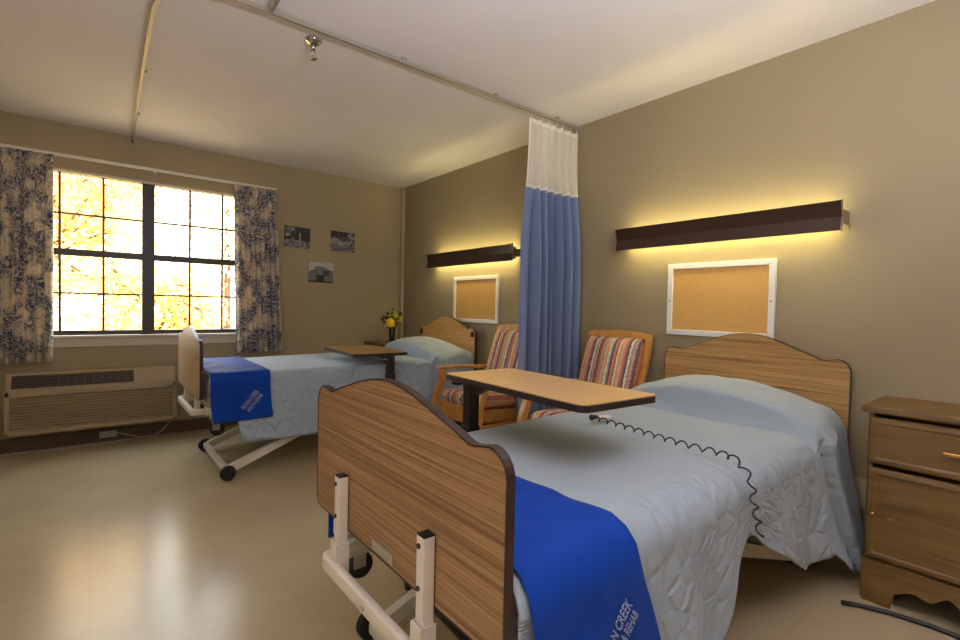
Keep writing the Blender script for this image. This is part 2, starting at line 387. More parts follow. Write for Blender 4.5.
# ceiling tracks
def arc(cx, cy, r, a0, a1, n=10): return [(cx+r*math.cos(a0+(a1-a0)*k/n), cy+r*math.sin(a0+(a1-a0)*k/n)) for k in range(n+1)]
sec = [(-.008,-.009), (.008,-.009), (.008,.009), (-.008,.009)]
ty = 2.30; zt = 2.415
tr = thing('curtain_track', 'long ceiling track curving from above the window across the room to the blue privacy curtain', 'curtain track', (1.6, ty, zt))
for x in (-.95, -.3, .35, .9): MB().box(x-.012, x+.012, -.008, .008, .009, .0245).build('mount', M['track'], tr)
MB().box(W-1.6-.01, W-1.6-.001, -.02, .02, -.02, .02, .003).build('wall_bracket', M['track'], tr)
R0 = Vector((1.6, ty, zt))
path = [(W-.002, ty), (1.8, ty), (.52, ty)] + arc(.52, ty+.30, .30, -PI/2, -PI, 10)[1:] + [(.228, 3.2), (.248, 4.0), (.268, D-.004)]
MB().sweep([Vector((x, y, zt))-R0 for x, y in path], sec, up=(0,0,1), smooth=False).build('rail', M['track'], tr)
MB().box(.262-1.6, .275-1.6, D-.02-ty, D-.003-ty, -.03, .0, .002).build('end_stop', M['darkmetal'], tr)
for y in (4.2, 3.4): MB().box(.22+.024*(y-2.9)-1.6, .245+.024*(y-2.9)-1.6, y-.008-ty, y+.008-ty, .009, .0245).build('mount', M['track'], tr)
tr3 = thing('curtain_track', 'short grey ceiling track joining the long track at a right angle', 'curtain track', (.62, ty, zt))
MB().box(-.011, .011, -1.9, -.012, -.009, .009, .002).build('rail', M['track'], tr3)
MB().box(-.008, .008, -.9, -.88, .009, .0245).build('mount', M['track'], tr3)

# sprinkler
sp = thing('fire_sprinkler', 'chrome pendent fire sprinkler head hanging from the ceiling', 'sprinkler', (.87, 2.45, H))
MB().lathe([(.001,-.001), (.042,-.001), (.040,-.010), (.030,-.014), (.022,-.022), (.001,-.022)]).build('escutcheon', M['chrome'], sp)
MB().cyl((0,0,-.022), (0,0,-.05), .013, .010).cyl((-.012,0,-.05), (-.004,0,-.082), .003, n=8).cyl((.012,0,-.05), (.004,0,-.082), .003, n=8).cyl((0,0,-.078), (0,0,-.088), .007).build('sprinkler_body', M['chrome'], sp)
MB().lathe([(.001,-.088), (.019,-.090), (.019,-.093), (.001,-.094)], n=16).build('deflector', M['chrome'], sp)

# ------------------------------------------------------------------ wall lamps
def lamp(y0, y1, label):
    L = y1-y0; yc = (y0+y1)/2; zc = 1.572
    t = thing('wall_lamp', label, 'wall lamp', (W, yc, zc), 0, None)
    h = .068
    prof = [(-.115, h), (-.098, .006), (-.096, -.004), (-.112, -h), (-.106, -h), (-.089, -.004), (-.091, .006), (-.109, h)]
    o = MB().prism(prof, 1, -L/2, L/2).build('front_panel', M['fixture'], t); bevel(o, .0015)
    for s in (-1, 1):
        y = s*(L/2); e0, e1 = (y, y+s*.004)
        q = [(-.118, h+.003), (-.100, .006), (-.098, -.004), (-.115, -h-.004), (-.102, -h-.004), (-.085, -.004), (-.087, .006), (-.105, h+.003)]
        MB().prism(q, 1, min(e0,e1), max(e0,e1)).box(-.09, -.001, min(e0,e1), max(e0,e1), -.03, .03).build('end_cap', M['cap'], t)
    MB().box(-.045, -.0015, -L/2+.003, L/2-.003, -.028, .028, .003).build('back_channel', M['white_metal'], t)
    for z in (.036, -.036):
        MB().cyl((-.066, -L/2+.03, z), (-.066, L/2-.03, z), .013).build('fluorescent_tube', M['tube'], t)
    for s in (-1, 1):
        MB().box(-.08, -.045, s*(L/2-.028)-.008, s*(L/2-.028)+.008, -.05, .05, .003).build('tube_holder', M['white_metal'], t)
    if y0 < 1:
        MB().sph((-.03, -L/2-.012, -.035), .008).cyl((-.03,-L/2-.012,-.035), (-.03,-L/2-.012,-.06), .0015, n=6).build('pull_switch', M['cap'], t)
    return t
lamp(.692, 1.893, 'long brown wall lamp glowing above the nearer bed, to the right of the blue curtain')
lamp(2.876, 4.133, 'long brown wall lamp glowing above the farther bed, to the left of the blue curtain')

# ------------------------------------------------------------------ boards
def board(y0, y1, label):
    z0, z1 = .985, 1.406; yc, zc = (y0+y1)/2, (z0+z1)/2; hw, hh = (y1-y0)/2, (z1-z0)/2
    t = thing('bulletin_board', label, 'bulletin board', (W, yc, zc))
    MB().box(-.012, -.001, -hw+.01, hw-.01, -hh+.01, hh-.01).build('cork_panel', M['cork'], t)
    f = .032; mb = MB()
    for a, b, c, d in ((-hw, hw, hh-f, hh), (-hw, hw, -hh, -hh+f)):
        mb.prism([(a, c if c < 0 else d), (b, c if c < 0 else d), (b-f, d if c < 0 else c), (a+f, d if c < 0 else c)], 0, -.022, -.001)
    for s in (-1, 1):
        mb.prism([(s*hw, -hh), (s*hw, hh), (s*(hw-f), hh-f), (s*(hw-f), -hh+f)], 0, -.022, -.001)
    bevel(mb.build('frame', M['white_frame'], t), .003)
    for s in (-1, 1):
        MB().cyl((-.022, s*(hw-f/2), -.01), (-.0245, s*(hw-f/2), -.01), .006).build('screw', M['steel'], t)
board(.982, 1.574, 'cork bulletin board in white frame above the headboard of the nearer bed')
board(3.137, 3.787, 'cork bulletin board in white frame above the headboard of the farther bed')

# ------------------------------------------------------------------ photographs on the window wall
def vnoise(x, y, s=1):
    def h(i, j): return ((math.sin(i*127.1+j*311.7+s*74.7)*43758.5453) % 1)
    i, j = math.floor(x), math.floor(y); u, v = x-i, y-j; u = u*u*(3-2*u); v = v*v*(3-2*v)
    return (h(i,j)*(1-u)+h(i+1,j)*u)*(1-v) + (h(i,j+1)*(1-u)+h(i+1,j+1)*u)*v
def ph1(u, v):
    g = .06+.04*v
    if v < .35: g = .12+.35*vnoise(u*16, v*20, 3)
    if u < .42 and .3 < v < .95: g = max(g, .75*vnoise(u*9, v*7, 5)**1.6*(1.1-2*abs(u-.2)))
    if abs(u-.60) < .045-.02*v and .1 < v < .72: g = .45
    return g
def ph2(u, v):
    g = .35*(1-abs(v-.45)*1.6)+.25*vnoise(u*5, v*12, 9)
    if v > .62+.1*math.sin(u*9): g *= vnoise(u*14, v*12, 4)
    if u > .68: g = .5*vnoise(u*16, v*14, 2)+.05
    return g
def ph3(u, v):
    r = math.hypot((u-.42)*1.2, v+.1)
    g = .30-.1*v if r < .9 else .6
    if u < .25 and r > .78: g = .62
    g += .08*vnoise(u*6, v*6, 6)
    if abs(u-.45) < .02 and .4 < v < .75: g = .5
    if v < .38 and abs(u-.48) < .16: g = .04+.06*vnoise(u*12, v*12)
    if .6 < u < .98 and .3 < v < .6: g = min(g, .1+.3*vnoise(u*9, v*9, 8))
    if v < .08: g = .05
    return g
def photo(x0, x1, z0, z1, fn, label, name='photo_print', rot=0):
    w, h = x1-x0, z1-z0
    t = thing(name, label, 'photograph', ((x0+x1)/2, D, (z0+z1)/2)); t.rotation_euler = (0, rot, 0)
    MB().box(-w/2, w/2, -.006, -.001, -h/2, h/2).build('backing', M['card'], t)
    nu, nv = 56, 44; b = bmesh.new(); V = [[b.verts.new((-w/2+w*i/nu, -.0066, -h/2+h*j/nv)) for j in range(nv+1)] for i in range(nu+1)]
    for i in range(nu):
        for j in range(nv): b.faces.new((V[i][j], V[i+1][j], V[i+1][j+1], V[i][j+1]))
    me = bpy.data.meshes.new('picture'); b.to_mesh(me); b.free()
    ca = me.color_attributes.new('print', 'FLOAT_COLOR', 'POINT')
    k = 0
    for i in range(nu+1):
        for j in range(nv+1):
            g = max(.01, min(.9, fn(i/nu, j/nv)))**1.35*.85; ca.data[k].color = (g, g*.97, g*.92, 1); k += 1
    me.materials.append(M['photo']); o = bpy.data.objects.new('picture', me); COL.objects.link(o); o.parent = t
photo(1.456, 1.706, 1.668, 1.872, ph1, 'black and white photograph of a pale column among trees, beside the curtain', rot=.03)
photo(1.917, 2.176, 1.671, 1.875, ph2, 'black and white photograph of dark foliage over a bright clearing, nearest the room corner', rot=.01)
photo(1.694, 1.946, 1.341, 1.543, ph3, 'grey photograph with a domed shape, the lowest of the three on the wall', rot=0)

# ------------------------------------------------------------------ window curtains and rod
RY = D-.10
rod = thing('curtain_rod', 'slim white curtain rod above the window', 'curtain rod', (.4, RY, 2.178))
MB().box(-1.28, .955, -.006, .006, -.012, .012, .004).box(.943, .955, -.006, .098, -.012, .012, .003).build('bar', M['rod'], rod)
for x in (-.9, .02, .7): MB().box(x-.01, x+.01, .006, .099, -.008, .008, .002).build('bracket', M['rod'], rod)
def drape(name, x0, x1, zt, zb, nf, amp, label, cat, mat, x0b=None, x1b=None, yc=RY, seed=0, th=.002):
    x0b = x0 if x0b is None else x0b; x1b = x1 if x1b is None else x1b
    ph = [random.Random(seed+k).uniform(-.9, .9) for k in range(nf+2)]
    def fn(u, v):
        xx = (x0+(x1-x0)*u)*(1-v) + (x0b+(x1b-x0b)*u)*v
        a = amp*(.5+.5*sstep(0, .35, v)); p = u*nf
        w = math.sin(2*PI*p + .5*math.sin(3*v+ph[int(p)]))*a + .35*a*math.sin(4*PI*p+v*2+ph[int(p)])
        xx += .25*a*math.cos(2*PI*p)
        return (xx - x0, w + .01*math.sin(v*5+u*4)*v, -(zt-zb)*v)
    k = (x1-x0)*1.8
    o = MB().grid(fn, nf*14, 40, uv=lambda u, v: (u*k, -(zt-zb)*v)).build(name, mat, None, (x0, yc, zt)); solid(o, th)
    return tag(o, label, cat)
drape('window_curtain', -.82, -.205, 2.163, .66, 11, .024, 'blue floral curtain hanging at the left side of the window', 'curtain', M['toile'], x1b=-.215, yc=RY-.03, seed=3)
drape('window_curtain', 1.0-.012, 1.338, 2.163, .672, 9, .022, 'blue floral curtain hanging at the right side of the window', 'curtain', M['toile'], x0b=1.01, x1b=1.415, yc=RY-.03, seed=9)

# ------------------------------------------------------------------ air conditioner
ac = thing('wall_air_conditioner', 'long beige wall air conditioner with a louvred front under the window', 'air conditioner', (.05, D, .148))
ax0, ax1 = -.51, .505
MB().prism([(-.001, .0), (-.14, .0), (-.14, .30), (-.085, .435), (-.001, .435)], 0, ax0, ax1).build('cabinet', M['ac'], ac)
MB().box(ax0-.006, ax1+.006, -.162, -.14, -.0, .032, .004).box(ax0-.006, ax1+.006, -.162, -.14, .272, .318, .006)\
    .box(ax0-.006, ax0+.022, -.162, -.14, .0, .318, .004).box(ax1-.022, ax1+.006, -.162, -.14, 0, .318, .004).build('front_frame', M['ac'], ac)
mb = MB()
for k in range(11):
    z = .038+k*.0215
    mb.box(ax0+.022, ax1-.022, -.158, -.1405, z, z+.010, 0, Matrix.Rotation(.25, 4, 'X'))
mb.build('louvres', M['ac'], ac)
# sloping top with the dark air outlet
def slope(x0, x1, t0, t1, off, th):
    a = Vector((0, -.14, .30)); d = Vector((0, .055, .135)); n = Vector((0, -.135, .055)).normalized()
    p = [a+d*t0+n*off, a+d*t1+n*off, a+d*t1+n*(off+th), a+d*t0+n*(off+th)]
    return ([(q.y, q.z) for q in p], 0, x0, x1)
vx0, vx1 = -.48, .225
MB().prism(*slope(vx0, vx1, .22, .86, .001, .002)).build('air_outlet', M['ac_dark'], ac)
mb = MB()
for k in range(5): mb.prism(*slope(vx0, vx1, .3+k*.12, .325+k*.12, .004, .003))
for k in range(10): x = vx0+.25+k*.05; mb.prism(*slope(x, x+.004, .24, .84, .004, .004))
mb.build('outlet_grille', plain('ac_grille', (110,92,72), .5), ac)
MB().prism(*slope(vx1+.03, ax1-.01, .15, .92, .001, .006)).build('control_door', M['ac'], ac)

# plug box and cable under it
pb = thing('power_outlet', 'white plug box on the wall below the air conditioner', 'outlet', (.115, D-.009, .035))
MB().box(-.055, .055, -.04, 0, 0, .05, .006).build('plug_box', M['cable_w'], pb)
MB().tube([(.055,-.02,.03), (.10,-.03,.012), (.20,-.05,-.024), (.30,-.06,-.024), (.36,-.04,.01), (.41,-.03,.07), (.43,-.03,.112)], .005).build('cable', M['cable_w'], pb)
tag(MB().tube([(-1.1,0,.006), (-.5,.02,.006), (-.2,0,.006), (.0,-.01,.006), (.15,.0,.006), (.24,.03,.006)], .006).build('floor_cable', M['cable_w'], None, (0, D-.10, 0)),
    'thin white cable lying on the floor along the window wall', 'cable')

# ------------------------------------------------------------------ beds
def panel_profile(hw, zb, zs, amp, rc=.05):
    """outline (y, z) of a bed end with a domed crest"""
    pts = []
    for k in range(7): a = -PI/2-PI/2*k/6; pts.append((-hw+.03+.03*math.cos(a), zb+.03+.03*math.sin(a)))
    for k in range(7): a = PI-PI/2*k/6; pts.append((-hw+rc+rc*math.cos(a), zs-rc+rc*math.sin(a)))
    n = 44
    for k in range(n+1):
        u = -(hw-rc-.005)+2*(hw-rc-.005)*k/n; t = abs(u)/hw; w = .77
        z = zs + (amp*(.5+.5*math.cos(PI*t/w))**.75 if t < w else 0) - .010*math.exp(-((t-.77)/.08)**2)
        pts.append((u, z))
    for k in range(7): a = PI/2-PI/2*k/6; pts.append((hw-rc+rc*math.cos(a), zs-rc+rc*math.sin(a)))
    for k in range(7): a = -PI/2*k/6; pts.append((hw-.03+.03*math.cos(a), zb+.03+.03*math.sin(a)))
    return pts
def bed_end(name, x, th, hw, zb, zs, amp, mat, parent, rc=.05, et=.004):
    p = panel_profile(hw, zb, zs, amp, rc)
    o = MB().prism(p, 0, x-th/2, x+th/2).build(name, mat, parent)
    n = len(p); mb = MB(); b = mb.b; ring = []
    for i in range(n):
        a = Vector(p[i-1]); c = Vector(p[(i+1)%n]); d = (c-a).normalized(); nn = Vector((-d.y, d.x))
        q = Vector(p[i])
        ring.append([b.verts.new((xx, (q+nn*off).x, (q+nn*off).y)) for xx, off in ((x-th/2-.001, .0), (x-th/2-.001, et), (x+th/2+.001, et), (x+th/2+.001, .0))])
    for i in range(n):
        for k in range(4): b.faces.new((ring[i][k], ring[(i+1)%n][k], ring[(i+1)%n][(k+1)%4], ring[i][(k+1)%4]))
    mb.build('edge_trim', M['edge'], o)
    return o
def wheel(t, c, r, w, ax, name='wheel'):
    mb = MB(); a = Vector(c); d = Vector(ax)
    mb.cyl(a-d*w/2, a+d*w/2, r, n=24)
    o = mb.build(name, M['rubber'], t); bevel(o, .006)
    MB().cyl(a-d*(w/2+.002), a+d*(w/2+.002), r*.45, n=16).build('hub', M['black'], o)
    return o
def make_bed(yc, x0, x1, dz, label, hmat, fmat, far):
    """x0 footboard plane, x1 headboard plane"""
    t = thing('hospital_bed', label, 'bed', (x0, yc, 0))
    L = x1-x0; hw = .455; hm = .448
    bed_end('headboard', L, .022, hm, .44+dz*.3, .918+dz*.4, .098, hmat, t, .055, .002)
    fb = bed_end('footboard', 0, .018, hw, .478+dz, .862+dz*.5, .070, fmat, t)
    MB().box(-.0135, -.011, -.055, .055, .487+dz, .512+dz, .001).build('maker_plate', M['steel'], fb)
    xb0 = -.022 if far else -.050
    for s in (-1, 1):
        y = s*.223
        if far:
            MB().box(-.0, .03, y-.018, y+.018, .36+dz, .477+dz, .003).build('panel_bracket', M['white_metal'], t)
        MB().box(.03, L-.06, s*.40-.018, s*.40+.018, .375+dz, .425+dz, .004).build('side_rail', M['white_metal'], t)
        if far: continue
        mb = MB().box(-.041, -.0125, y-.015, y+.015, .36+dz, .632+dz, .003)
        post = mb.build('mounting_post', M['white_metal'], t)
        MB().box(-.040, -.0135, y-.014, y+.014, .632+dz, .637+dz, .001).build('post_cap', M['black'], post)
        for z in (.52+dz, .612+dz): MB().cyl((-.041, y+.004, z), (-.0445, y+.004, z), .006, n=10).build('bolt', M['darkmetal'], post)
        mb = MB().box(-.049, -.045, y-.021, y+.021, .345+dz, .445+dz).box(-.045, -.010, y+.017, y+.021, .345+dz, .445+dz).box(-.045, -.010, y-.021, y-.017, .345+dz, .445+dz)
        mb.build('post_sleeve', M['white_metal'], t)
    # rounded end bar in front of the footboard
    rr = .03; p = [(.10, .358), (.05, .358)] + arc(xb0+.03, .358-rr, rr, PI/2, PI, 8) + arc(xb0+.03, -.358+rr, rr, PI, 1.5*PI, 8) + [(.05, -.358), (.10, -.358)]
    sec = [(-.012, -.02), (.012, -.02), (.012, .02), (-.012, .02)]
    o = MB().sweep([(x, y*.8, .375+dz) for x, y in p], sec, up=(0,0,1)).build('end_bar', M['white_metal'], t); bevel(o, .004)
    MB().cyl((xb0-.012, 0, .375+dz), (xb0-.015, 0, .375+dz), .007, n=10).build('bolt', M['steel'], o)
    # deck cross tubes
    for x in (.10, .8, 1.5, L-.12): MB().box(x-.015, x+.015, -.38, .38, .38+dz, .415+dz, .003).build('cross_rail', M['white_metal'], t)
    MB().box(.06, L-.06, -.38, .38, .425+dz, .445+dz, .003).build('deck', M['white_metal'], t)
    # raised swivel casters at the foot corners
    for s in (-1, 1):
        y = s*.372; z = .345+dz
        mb = MB().cyl((.09, y, z), (.09, y, z+.03), .032, n=20).cyl((.09, y, z-.012), (.09, y, z), .024, n=20)
        mb.box(.075, .118, y-.018, y-.014, z-.078, z-.008, .002).box(.075, .118, y+.014, y+.018, z-.078, z-.008, .002).box(.06, .13, y-.018, y+.018, z-.014, z-.008, .002)
        c = mb.build('caster_fork', M['steel'], t)
        wheel(c, (.105, y, z-.075), .042, .024, (0,1,0), 'caster_wheel')
    # base: axle with two wheels and rising legs, at both ends
    bo = -.085 if far else 0
    for xb, sg in ((.150 if not far else .148, 1), (L-.20, -1)):
        o = MB().box(xb-.018, xb+.018, bo-.36, bo+.36, .035, .07, .006).build('base_axle', M['white_metal'], t)
        for s in (-1, 1):
            wheel(t, (xb, bo+s*(.383 if sg > 0 else .30), .047), .0465, .034, (0,1,0))
            a = Vector((xb+sg*.01, bo+s*.34, .055)); b = Vector((xb+sg*.92, bo*.3+s*.34, .37+dz*.7)); 
            MB().sweep([a, b], [(-.017,-.024), (.017,-.024), (.017,.024), (-.017,.024)], up=(0,0,1), smooth=False).build('lift_leg', M['white_metal'], t)
    if far:
        for y, z in ((hw-.03, .875), (-hw+.035, .885)):
            MB().box(L-.03, L-.0125, y-.015, y+.015, z-.028, z+.022, .004).build('corner_bracket', M['black'], t)
    return t
Y1, Y2 = 1.088, 3.805
BX0, BX1 = .588, 2.665
F0 = .530
make_bed(Y1, BX0, BX1, 0, 'nearer hospital bed with dark wood-grain headboard and footboard, beside the bedside cabinet', M['walnut_gold'], M['walnut'], False)
make_bed(Y2, F0, BX1, .042, 'farther hospital bed with pale wood headboard, standing near the window', M['oak_lam'], M['oak_lam_in'], True)
def mattress(yc, x0, z0, z1, label):
    hl = (2.63-x0)/2
    return tag(MB().box(-hl, hl, -.43, .43, .001, z1-z0, .035).build('mattress', M['ticking'], None, ((x0+2.63)/2, yc, z0)), label, 'mattress')
mattress(Y1, .61, .446, .615, 'mottled grey mattress lying on the nearer bed under its spread')
mattress(Y2, .56, .488, .655, 'mottled grey mattress lying on the farther bed, its corner showing by the blue cover')

def pleat(x, z):
    xr = interp([(.05, 2.50), (.35, 2.36), (.65, 2.24)], z)
    return .036*sstep(xr-.008, xr+.022, x) - .016*math.exp(-((x-xr+.02)/.02)**2) - .024*sstep(xr+.06, xr+.2, x)
def draped(yc, zt, half, r, hemN, hemF, pil, off=0, foldA=.014, flare=.012, wr=0, seed=0, flareN=None):
    """returns f(x, s) -> world position and total lengths; s in [-1,1], s<0 is the side towards the camera"""
    def topz(x, v):
        z = zt(x, v)
        if pil:
            c0, c1 = pil[0], pil[1]; t = (x-c0)/(c1-c0); z -= .016*math.exp(-((x-c0+.006)/.02)**2)
            if t > 0:
                u = min(1, abs(v)/(half+.02))
                f = max(0, 1-((t-.47)/.47)**2)**.36 if t < .47 else (1-.45*((t-.47)/.53)**2)
                z += pil[2]*f*(1-.88*u**2.2) + .012*min(1,f)*(vnoise(x*13, v*8+x*5, seed+11)-.5) + .006*(vnoise(x*30, v*16, seed+12)-.5)
        return z
    TOP = .50
    half0 = half
    def f(x, s):
        side = -1 if s < 0 else 1; a = abs(s); half = half0 - (.030*sstep(2.2, 2.64, x) if pil else 0)
        flat = half-r
        if a <= TOP:
            v = side*flat*a/TOP; z = topz(x, v)
            z += wr*(vnoise(x*22, v*14, seed+1)-.5) + .006*(vnoise(x*5, v*5, seed+2)-.5)
            dx = 0
            if pil:
                t = (x-pil[0])/(pil[1]-pil[0]); dx = -.052*math.exp(-((t-.13)/.10)**2)*max(0, 1-abs(v/half)**5)
            return Vector((x+dx, yc+v, z+off))
        ze = topz(x, side*flat)
        if a <= .58:
            th = (a-TOP)/.08*PI/2
            return Vector((x, yc+side*(flat+(r+off)*math.sin(th)), ze-r+(r+off)*math.cos(th)))
        q = (a-.58)/.42
        hz = (hemN if side < 0 else hemF)(x)
        z = (ze-r) + (hz-(ze-r))*q
        d = (ze-r)-z
        fl = flare if (flareN is None or side > 0) else flareN(x)
        o = half + off + fl*(d/.4)**2 + (pleat(x, z) if (pil and side < 0) else 0) + foldA*sstep(0, .3, d)*(math.sin(x*17+seed)+.5*math.sin(x*31+1.3*seed)) + wr*.8*(vnoise(x*18, z*9, seed+5)-.5)
        o += .007*(vnoise(x*9, z*6, seed+7)-.5)
        return Vector((x + .02*math.sin(z*7)*sstep(0,.4,d), yc+side*o, z))
    return f
def sheet(name, f, x0, x1, nu, nv, mat, label, cat, th=.005, xs=None, root=None, sk=None):
    R = Vector(root)
    def xx(u, v): return x0+(x1-x0)*u if xs is None else xs(u, v)
    fn = lambda u, v: f(xx(u, v), 2*v-1) - R
    def at(u, v): a = abs(2*v-1); return max(sstep(.42, .58, a), .5*sstep(2.2, 2.26, xx(u, v)))
    L = .95
    o = MB().grid(fn, nu, nv, uv=lambda u, v: (xx(u, v), (2*v-1)*L), attr=at).build(name, mat, None, root)
    solid(o, th, -1)
    return tag(o, label, cat)
# nearer bed
zN = lambda x, v: .632 + .012*sstep(.8, 1.8, x)
hemN = lambda x: interp([(.60, .50), (.70, .46), (.74, .12), (1.28, .11), (1.40, .19), (1.52, .38), (1.585, .445), (1.65, .41), (1.79, .32), (1.93, .24), (2.06, .17), (2.16, .17), (2.27, .18), (2.34, .13), (2.45, .06), (2.63, .035)], x)
hemF = lambda x: interp([(.60, .50), (.70, .46), (.74, .26), (2.63, .26)], x)
flN = lambda x: interp([(.6, .02), (1.2, .03), (1.5, .00), (1.9, .02), (2.25, .02), (2.33, .05), (2.63, .045)], x)
fN = draped(Y1, zN, .468, .085, hemN, hemF, (2.20, 2.64, .165), flareN=flN, seed=1)
sheet('bedspread', fN, .61, 2.640, 220, 130, M['quilt'], 'pale blue quilted bedspread covering the nearer bed and its pillow', 'bedspread', root=(1.62, Y1, .60))
# farther bed
zF = lambda x, v: .674 + .012*sstep(.8, 1.8, x)
hemN2 = lambda x: interp([(.58, .62), (.70, .60), (.735, .25), (.77, .228), (1.2, .214), (2.1, .22), (2.63, .16)], x)
fl2 = lambda x: interp([(.6, .0), (2.2, .01), (2.33, .06), (2.63, .09)], x)
fF = draped(Y2, zF, .474, .035, hemN2, hemN2, (2.20, 2.64, .155), flareN=fl2, foldA=.004, seed=4)
sheet('bedspread', fF, .57, 2.640, 180, 110, M['quilt_b'], 'pale blue quilted bedspread covering the farther bed near the window', 'bedspread', root=(1.62, Y2, .64))
# blue foot covers
def cover(f, x0, x1, skew, label, root, nm):
    xs = lambda u, v: x0 + (x1-x0+.045*sstep(.26, .0, v)*(nm == 'n'))*u + skew(v)
    return sheet('foot_cover', f, x0, x1, 30, 90, M['towel'], label, 'bed cover', .004, xs, root)
cN = draped(Y1, zN, .468, .085, lambda x: .335, lambda x: .335, None, off=.012, foldA=.003, wr=.010, flareN=lambda x: .075, seed=2)
cover(cN, .615, .955, lambda v: .035*sstep(.28, .0, v)+.012*math.sin(v*9), 'royal blue printed cover lying across the foot of the nearer bed', (.79, Y1, .63), 'n')
cF = draped(Y2, zF, .474, .035, lambda x: .372+.02*(x-.6), lambda x: .36, None, off=.012, foldA=.002, wr=.012, flareN=lambda x: .01, seed=3)
cover(cF, .575, .925, lambda v: .03*sstep(.3, 1, v)+.008*sstep(.2, 0, v), 'royal blue printed cover lying across the foot of the farther bed', (.76, Y2, .67), 'f')
foot_covers = [o for o in COL.objects if o.name.startswith('foot_cover')]
# printed lettering, bent onto the hanging cloth
def lettering(f, cx, cz, ang, parent, off=.0026):
    for txt, cap, dy, L in (('INDIAN CREEK', .031, .019, .140), ('HEALTH & REHAB', .026, -.018, .130)):
        c = bpy.data.curves.new('lettering', 'FONT'); c.body = txt; c.size = 1; c.align_x = 'CENTER'; c.align_y = 'CENTER'; c.offset = .012
        o = bpy.data.objects.new('lettering', c); COL.objects.link(o); dg = bpy.context.evaluated_depsgraph_get(); dg.update()
        me = bpy.data.meshes.new_from_object(o.evaluated_get(dg)); bpy.data.objects.remove(o); bpy.data.curves.remove(c)
        b = bmesh.new(); b.from_mesh(me)
        x0, x1 = min(v.co.x for v in b.verts), max(v.co.x for v in b.verts); y0, y1 = min(v.co.y for v in b.verts), max(v.co.y for v in b.verts)
        for v in b.verts: v.co = Vector(((v.co.x-(x0+x1)/2)/(x1-x0)*L, (v.co.y-(y0+y1)/2)/(y1-y0)*cap+dy, 0))
        bmesh.ops.triangulate(b, faces=b.faces); bmesh.ops.subdivide_edges(b, edges=[e for e in b.edges if e.calc_length() > .008], cuts=2)
        R = parent.location
        for v in b.verts:
            a, d = v.co.x, v.co.y
            X = cx + a*math.cos(ang) - d*math.sin(ang); Z = cz + a*math.sin(ang) + d*math.cos(ang)
            lo, hi = -1.0, -.58
            for _ in range(26):
                m = (lo+hi)/2
                if f(X, m).z < Z: lo = m
                else: hi = m
            p = f(X, lo); v.co = Vector((X, p.y-off, Z)) - R
        me.clear_geometry(); b.to_mesh(me); b.free(); me.materials.clear(); me.materials.append(M['text'])
        q = bpy.data.objects.new('lettering', me); COL.objects.link(q); q.parent = parent
        solid(q, .0006, 0)
lettering(cN, .884, .424, math.radians(43), foot_covers[0])
lettering(cF, .815, .492, math.radians(51), foot_covers[1])

# ------------------------------------------------------------------ hand control and coiled cord on the nearer bed
hc = thing('bed_control', 'black coiled cord with a white hand control trailing across the nearer bed', 'bed control', (1.695, 1.268, .655))
R = Vector(hc.location)
o = MB().box(-.022, .05, -.02, .02, .001, .016, .006).build('hand_control', M['cord_w'], hc); o.rotation_euler = (0,0,-.25)
MB().sph((-.045, .012, .014), .013).cyl((-.045, .012, .014), (-.02, .005, .012), .007, n=10).build('plug', M['black'], hc)
way = [(1.652, 1.272), (1.63, 1.155), (1.605, 1.005), (1.58, .84), (1.58, .74), (1.57, .69), (1.55, .655)]
cp = [Vector((x, y, .658)) for x, y in way] + [Vector((1.53, .612, .625)), Vector((1.53, .600, .56)), Vector((1.545, .592, .50)), Vector((1.56, .590, .45))]
def catmull(P, n=12):
    out = []
    for i in range(len(P)-1):
        p0, p1, p2, p3 = P[max(0,i-1)], P[i], P[i+1], P[min(len(P)-1, i+2)]
        for k in range(n):
            t = k/n; out.append(.5*((2*p1)+(p2-p0)*t+(2*p0-5*p1+4*p2-p3)*t*t+(3*p1-p0-3*p2+p3)*t**3))
    return out+[P[-1]]
cp = catmull(cp)
ln = [0]
for a, b in zip(cp, cp[1:]): ln.append(ln[-1]+(b-a).length)
hel = []; N = 480; r = .0095; pitch = .047
for k in range(N+1):
    s = ln[-1]*k/N; i = max(j for j in range(len(ln)) if ln[j] <= s+1e-9); i = min(i, len(cp)-2)
    p = cp[i].lerp(cp[i+1], (s-ln[i])/(ln[i+1]-ln[i])); t = (cp[i+1]-cp[i]).normalized()
    out = Vector((0,-1,0)) if p.z < .62 else (Vector((0,-.5,.8)).normalized() if p.y < .62 else Vector((0,0,1)))
    sd = t.cross(out).normalized(); out = sd.cross(t).normalized(); a = 2*PI*s/pitch
    hel.append(p + out*(r+.003+r*math.sin(a)) + sd*r*math.cos(a) - R)
MB().tube(hel, .0028, 6).build('coiled_cord', M['black'], hc)

